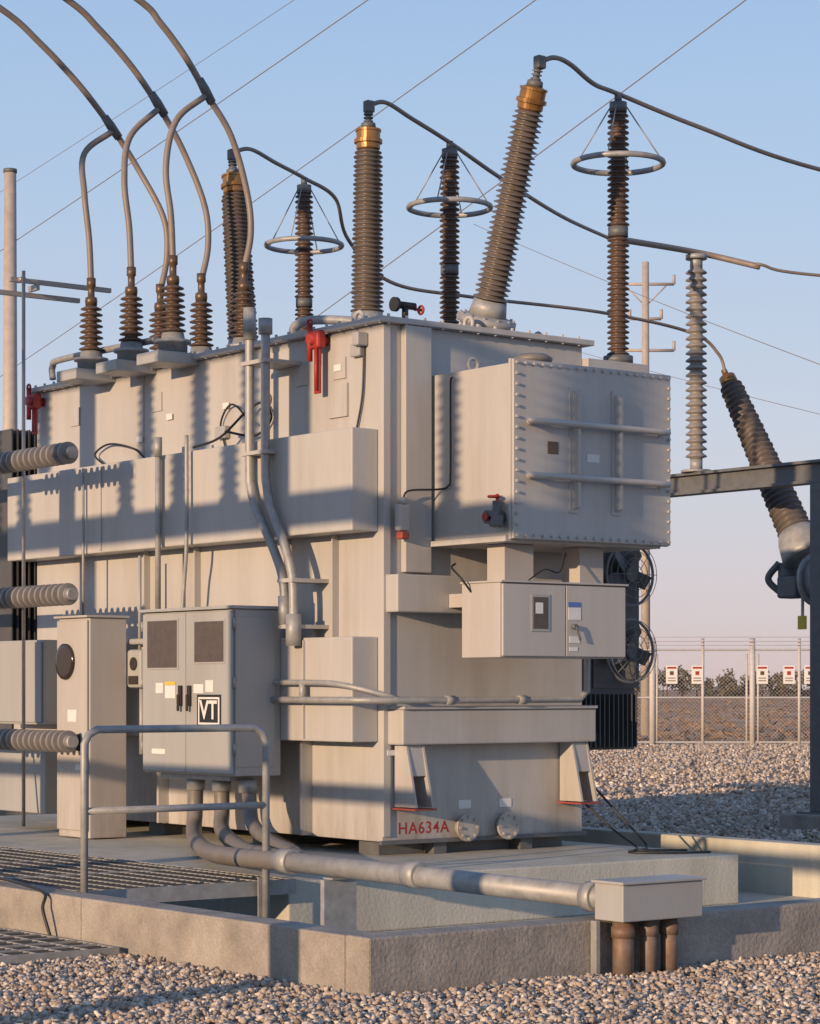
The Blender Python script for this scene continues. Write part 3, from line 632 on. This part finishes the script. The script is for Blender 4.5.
for x, r_ in ((-2.10, .055), (-1.92, .045), (-1.77, .045)): g.cyl((x, -4.91, -0.05), (x, -4.91, 0.292), r_, seg=18); g.cyl((x, -4.91, 0.2), (x, -4.91, 0.26), r_+.007, seg=18)
g.done('risers', RUSTC, P)
g = G(); g.box(-2.24, -2.215, -4.86, -4.815, 0.0, 0.29); g.done('strut', GALV, P)

P = E('ground_cable', (0, 0, 0.27)); g = G()
g.tube([(-3.3, -0.2, 0.29), (-3.5, -0.6, 0.31), (-3.62, -1.1, 0.32), (-3.69, -1.6, 0.29), (-3.74, -1.68, 0.2), (-3.72, -1.75, 0.02)], 0.010)
g.tube([(1.9, -0.1, 0.6), (1.98, -0.35, 0.4), (2.0, -0.6, 0.27), (1.7, -0.85, 0.262), (1.9, -1.1, 0.262), (2.2, -1.2, 0.262)], 0.009)
g.tube([(2.0, 0.0, 0.8), (2.1, -0.3, 0.5), (2.2, -0.5, 0.27), (1.9, -0.7, 0.262), (2.2, -0.95, 0.262)], 0.009)
g.tube([(-0.9, 4.4, 1.0), (-0.95, 4.3, 0.5), (-1.1, 4.2, 0.27), (-1.4, 4.5, 0.262)], 0.014)
g.done('cable', BLACK, P)

# ================================================================ right side structure
P = E('steel_support_frame', (8.1, 3.2, 0)); g = G()
g.box(8.0, 8.2, 1.6, 5.6, 3.66, 3.69); g.box(8.0, 8.2, 1.6, 5.6, 3.87, 3.90); g.box(8.06, 8.14, 1.6, 5.6, 3.691, 3.869)
g.box(8.0, 8.2, 3.0, 3.2, 0.2, 3.658, 0.005); g.box(7.9, 8.3, 2.9, 3.3, 0.18, 0.2)
g.box(8.02, 8.18, 1.5, 1.599, 0.2, 3.9)
g.done('beam_and_columns', DKSTEEL, P)
g = G(); g.box(7.8, 8.45, 2.8, 3.45, -0.1, 0.18, 0.02); g.box(7.8, 8.45, 1.2, 1.85, -0.1, 0.18, 0.02); g.done('footings', CONC, P)
P = E('station_post_insulator', (8.1, 5.0, 3.9)); g = G(); g.cyl((8.1, 5, 3.902), (8.1, 5, 3.93), 0.17); g.cyl((8.1, 5, 3.93), (8.1, 5, 4.05), 0.07); g.cyl((8.1, 5, 6.18), (8.1, 5, 6.32), 0.07); g.cyl((8.1, 5, 6.28), (8.1, 5, 6.33), 0.12); g.done('fittings', GALV, P)
g = G(); g.lathe((8.1, 5, 4.05), (8.1, 5, 6.2), shed_profile(2.13, .07, .07, 26, .05, 1.0), 24); g.done('sheds', PORCG, P)

P = E('circuit_breaker', (9, 4.4, 0)); b0 = V((9, 4.35, 3.25)); t0 = V((9, 5.43, 5.10)); ax = (t0-b0).normalized(); Lb = (t0-b0).length
g = G(); g.lathe(b0, t0, shed_profile(Lb-0.12, .15, .085, 30, .055, .85), 32); g.done('bushing_sheds', PORCB, P)
g = G(); g.lathe(t0-ax*0.12, t0+ax*0.2, [(0, .09), (.02, .10), (.10, .095), (.11, .04), (.2, .035)], 20); g.done('bushing_cap', BRASS, P)
g = G(); g.lathe(b0-ax*0.35, b0, [(0, .25), (.03, .27), (.06, .27), (.25, .24), (.35, .20)], 32)
g.cyl((9, 4.0, 2.7), (9, 2.2, 2.7), 0.26, seg=32); g.cyl((9, 4.05, 2.7), (9, 4.0, 2.7), 0.30, seg=32); g.done('tank', GALV, P)
g = G(); g.cyl((9, 4.45, 2.9), (9, 4.45, 2.6), 0.12); g.tube([(8.9, 4.5, 2.9), (8.85, 4.62, 2.72), (8.95, 4.5, 2.55)], 0.04); g.box(8.85, 9.1, 4.2, 4.5, 2.5, 2.75, 0.03); g.done('current_transformer', DKSTEEL, P)
g = G()
for y in (2.5, 3.5): g.box(8.9, 9.1, y-0.08, y+0.08, 0.15, 2.5)
g.box(8.7, 9.3, 2.2, 3.8, 0, 0.15); g.done('legs', GALV, P)
label(P, (8.9, 8.94, 4.12, 4.22, 2.15, 2.3), YEL, 'tag'); label(P, (8.9, 8.93, 4.15, 4.17, 2.3, 2.52), GALV, 'tag_strap')

# ================================================================ fence
FC = V((33.8, 30.1, 0)); P = E('chain_link_fence', FC); g = G(); gm = G()
def fp(s, z, off=0): return FC+rv*s+V((0, 0, z))+dv*off
H = 2.5
s = -60
while s < 45:
    if s < -2.3 or s > 2.5:
        g.cyl(fp(s, 0), fp(s, H), 0.035, seg=8); g.cyl(fp(s, H), fp(s, H+0.35, -0.25), 0.018, seg=6)
    s += 1.32
for s, r_ in ((-2.02, .08), (-0.70, .04), (0.60, .075), (1.83, .04)): g.cyl(fp(s, 0), fp(s, H+0.3), r_, seg=12)
for s in (-1.9, 0.45, 0.75): g.cyl(fp(s, 0.1), fp(s, H-0.1), 0.03, seg=8)
for z in (H, 1.25, 0.08): g.cyl(fp(-60, z), fp(45, z), 0.026, seg=8)
for (z, o) in ((H+0.12, -0.08), (H+0.22, -0.16), (H+0.33, -0.24)): g.cyl(fp(-60, z, o), fp(45, z, o), 0.010, seg=5)
g.done('posts_and_rails', FENCEM, P)
s = -30.0; w = 0.0028
while s < 28:
    for sg in (1, -1):
        a = fp(s, 0.03); b_ = fp(s+sg*H, H); q = rv*w
        gm.bm.faces.new([gm.bm.verts.new(p) for p in (a-q, a+q, b_+q, b_-q)])
    s += 0.10
gm.done('mesh_fabric', FENCEM, P)
for k, s in enumerate((-1.52, -0.85, 0.85, 1.55, 2.1)):
    P2 = E('fence_warning_sign', fp(s, 1.6)); M0 = Matrix.Rotation(math.radians(-37.4), 4, 'Z')
    def plate(w, h, o, m, nm, dz=0):
        gg = G(); bmesh.ops.create_cube(gg.bm, size=1, matrix=Matrix.Translation(fp(s, 1.85+dz, -0.05-o)) @ M0 @ Matrix.Diagonal((w, 0.006, h, 1))); gg.done(nm, m, P2)
    plate(0.30, 0.48, 0, WHITE, 'plate'); plate(0.24, 0.05, 0.008, RED, 'header', 0.18); plate(0.10, 0.10, 0.008, RED if k % 2 else BRONZE, 'pictogram', 0.04); plate(0.20, 0.022, 0.008, BRONZE, 'text_line', -0.09); plate(0.20, 0.022, 0.008, BRONZE, 'text_line', -0.16)

P = E('utility_pole', (10.8, 26.3, 0)); g = G(); g.cyl((10.8, 26.3, 0), (10.8, 26.3, 11.3), 0.17, 0.115, 20); g.done('shaft', POLE, P)
g = G(); g.cyl((10.8, 26.3, 11.29), (10.8, 26.3, 11.36), 0.13); g.done('cap', DKSTEEL, P)
P = E('distribution_pole', (40.98, 41.0, 0)); g = G(); g.cyl((41, 41, 0), (41, 41, 15), 0.16, 0.11, 14); g.done('shaft', POLE, P)
g = G()
for z in (14.3, 12.2, 13.2):
    w = 0.9 if z != 13.2 else 0.5
    a = V((41, 41, z)); g.cyl(a-rv*w, a+rv*w, 0.05, seg=8)
    for sgn in (-1, 1): g.cyl(a+rv*sgn*w, a+rv*sgn*w+V((0, 0, 0.3)), 0.05, seg=8)
g.cyl((41, 41, 13.6), V((41, 41, 14.3))+rv*0.7, 0.025, seg=6); g.cyl((41, 41, 13.6), V((41, 41, 14.3))-rv*0.7, 0.025, seg=6)
g.done('crossarms', POLE, P)

rs = np.random.RandomState(11); g = G(); gt = G()
for i in range(260):
    s = -130+i*1.0+rs.uniform(-1.5, 1.5); d = rs.uniform(385, 425); h = rs.uniform(3.4, 6.0)*(1.3 if rs.rand() < 0.12 else 1)
    c = CAM+dv*d+rv*(s+10); c.z = 0
    gt.cyl(c, c+V((0, 0, h*0.6)), 0.15, 0.06, 6)
    for k in range(rs.randint(4, 6)):
        bc = c+V((rs.uniform(-1.8, 1.8), rs.uniform(-1.6, 1.6), h*rs.uniform(0.1, 0.75))); br = rs.uniform(0.8, 1.5)
        for q in range(38):
            dd = V(rs.normal(size=3)).normalized()*br*rs.uniform(0.3, 1.05); dd.z *= 0.85; p = bc+dd
            if p.z < 0.1: p.z = 0.1
            u = V(rs.normal(size=3)).normalized()*0.55; w = V(rs.normal(size=3)).normalized()*0.55
            g.bm.faces.new([g.bm.verts.new(p), g.bm.verts.new(p+u), g.bm.verts.new(p+w)])
P = E('distant_tree_line', CAM+dv*400); g.done('foliage', LEAF, P); gt.done('trunks', BARK, P)

# ================================================================ invented bus gantry, off-frame left, added to cast shadow stripes on the tank
P = E('shadow_caster_gantry', (-8, 0, 0)); g = G()
for y in (-5.2, -1.0, 2.3, 5.6):
    g.box(-8.11, -7.89, y-0.11, y+0.11, 0, 7.9)
g.box(-8.08, -7.92, -5.3, 5.7, 7.9, 8.15); g.box(-8.08, -7.92, -5.08, 5.48, 4.15, 4.38)
g.box(-8.05, -7.95, -5.08, 5.48, 2.1, 2.22)
g.done('frame', GALV, P)
g = G()
for y in (-3.4, -2.4, -0.3, 0.45, 1.3, 3.1, 3.9, 4.7): g.lathe((-8, y, 4.381), (-8, y, 6), shed_profile(1.25, .08, .08, 14, .07, 1), 16)
g.done('caster_insulators', PORCG, P)
g = G(); g.cyl((-8, -5.3, 5.7), (-8, 5.7, 5.7), 0.07)
for y in (-0.3, 1.3, 3.1): g.box(-8.15, -7.85, y-0.12, y+0.12, 5.64, 5.9)
g.done('caster_blades', ALU, P)

# ================================================================ light
to_sun = V((-0.97, -0.25, 0)).normalized(); EL = math.radians(10)
sd = V((to_sun.x*math.cos(EL), to_sun.y*math.cos(EL), math.sin(EL)))
ld = bpy.data.lights.new('sun', 'SUN'); ld.energy = 5.0; ld.angle = math.radians(0.5); ld.color = (1.0, 0.68, 0.41)
lo = bpy.data.objects.new('sun', ld); lo.rotation_euler = sd.to_track_quat('Z', 'Y').to_euler(); scene.collection.objects.link(lo); lo.location = (-20, -10, 15)
w = bpy.data.worlds.new('World'); scene.world = w; w.use_nodes = True
nt = w.node_tree; N = nt.nodes; L = nt.links; bg = N['Background']; sky = N.new('ShaderNodeTexSky'); sky.sky_type = 'NISHITA'; sky.sun_disc = False
sky.sun_elevation = EL; sky.sun_rotation = math.atan2(sd.x, sd.y); sky.dust_density = 0.6; sky.air_density = 1.0; sky.ozone_density = 2.0
tc = N.new('ShaderNodeTexCoord'); sp = N.new('ShaderNodeSeparateXYZ'); L.new(tc.outputs['Generated'], sp.inputs['Vector'])
rp = N.new('ShaderNodeValToRGB'); cr = rp.color_ramp
cols = [(0.0, (0.66, 0.54, 0.58)), (0.035, (0.66, 0.57, 0.64)), (0.10, (0.61, 0.63, 0.74)), (0.20, (0.48, 0.61, 0.81)), (0.32, (0.345, 0.53, 0.83)), (1.0, (0.10, 0.19, 0.42))]
cr.elements[0].position = 0; cr.elements[0].color = (*cols[0][1], 1); cr.elements[1].position = 1; cr.elements[1].color = (*cols[-1][1], 1)
for p, c in cols[1:-1]:
    e = cr.elements.new(p); e.color = (*c, 1)
L.new(sp.outputs['Z'], rp.inputs['Fac'])
sc = N.new('ShaderNodeVectorMath'); sc.operation = 'SCALE'; sc.inputs['Scale'].default_value = 1/0.15; L.new(rp.outputs['Color'], sc.inputs[0])
mx = N.new('ShaderNodeMixRGB'); mx.inputs['Fac'].default_value = 0.85; L.new(sky.outputs['Color'], mx.inputs['Color1']); L.new(sc.outputs['Vector'], mx.inputs['Color2'])
L.new(mx.outputs['Color'], bg.inputs['Color']); bg.inputs['Strength'].default_value = 0.15

cd = bpy.data.cameras.new('camera'); cam = bpy.data.objects.new('camera', cd); scene.collection.objects.link(cam)
cam.location = CAM; cam.rotation_euler = (math.radians(90), 0, math.atan2(-0.607, 0.794)); cd.lens = 36*2365/1024; cd.sensor_width = 36; cd.shift_y = 176/1024; cd.clip_end = 5000
scene.camera = cam
scene.view_settings.view_transform = 'Standard'; scene.view_settings.look = 'None'; scene.view_settings.exposure = 0
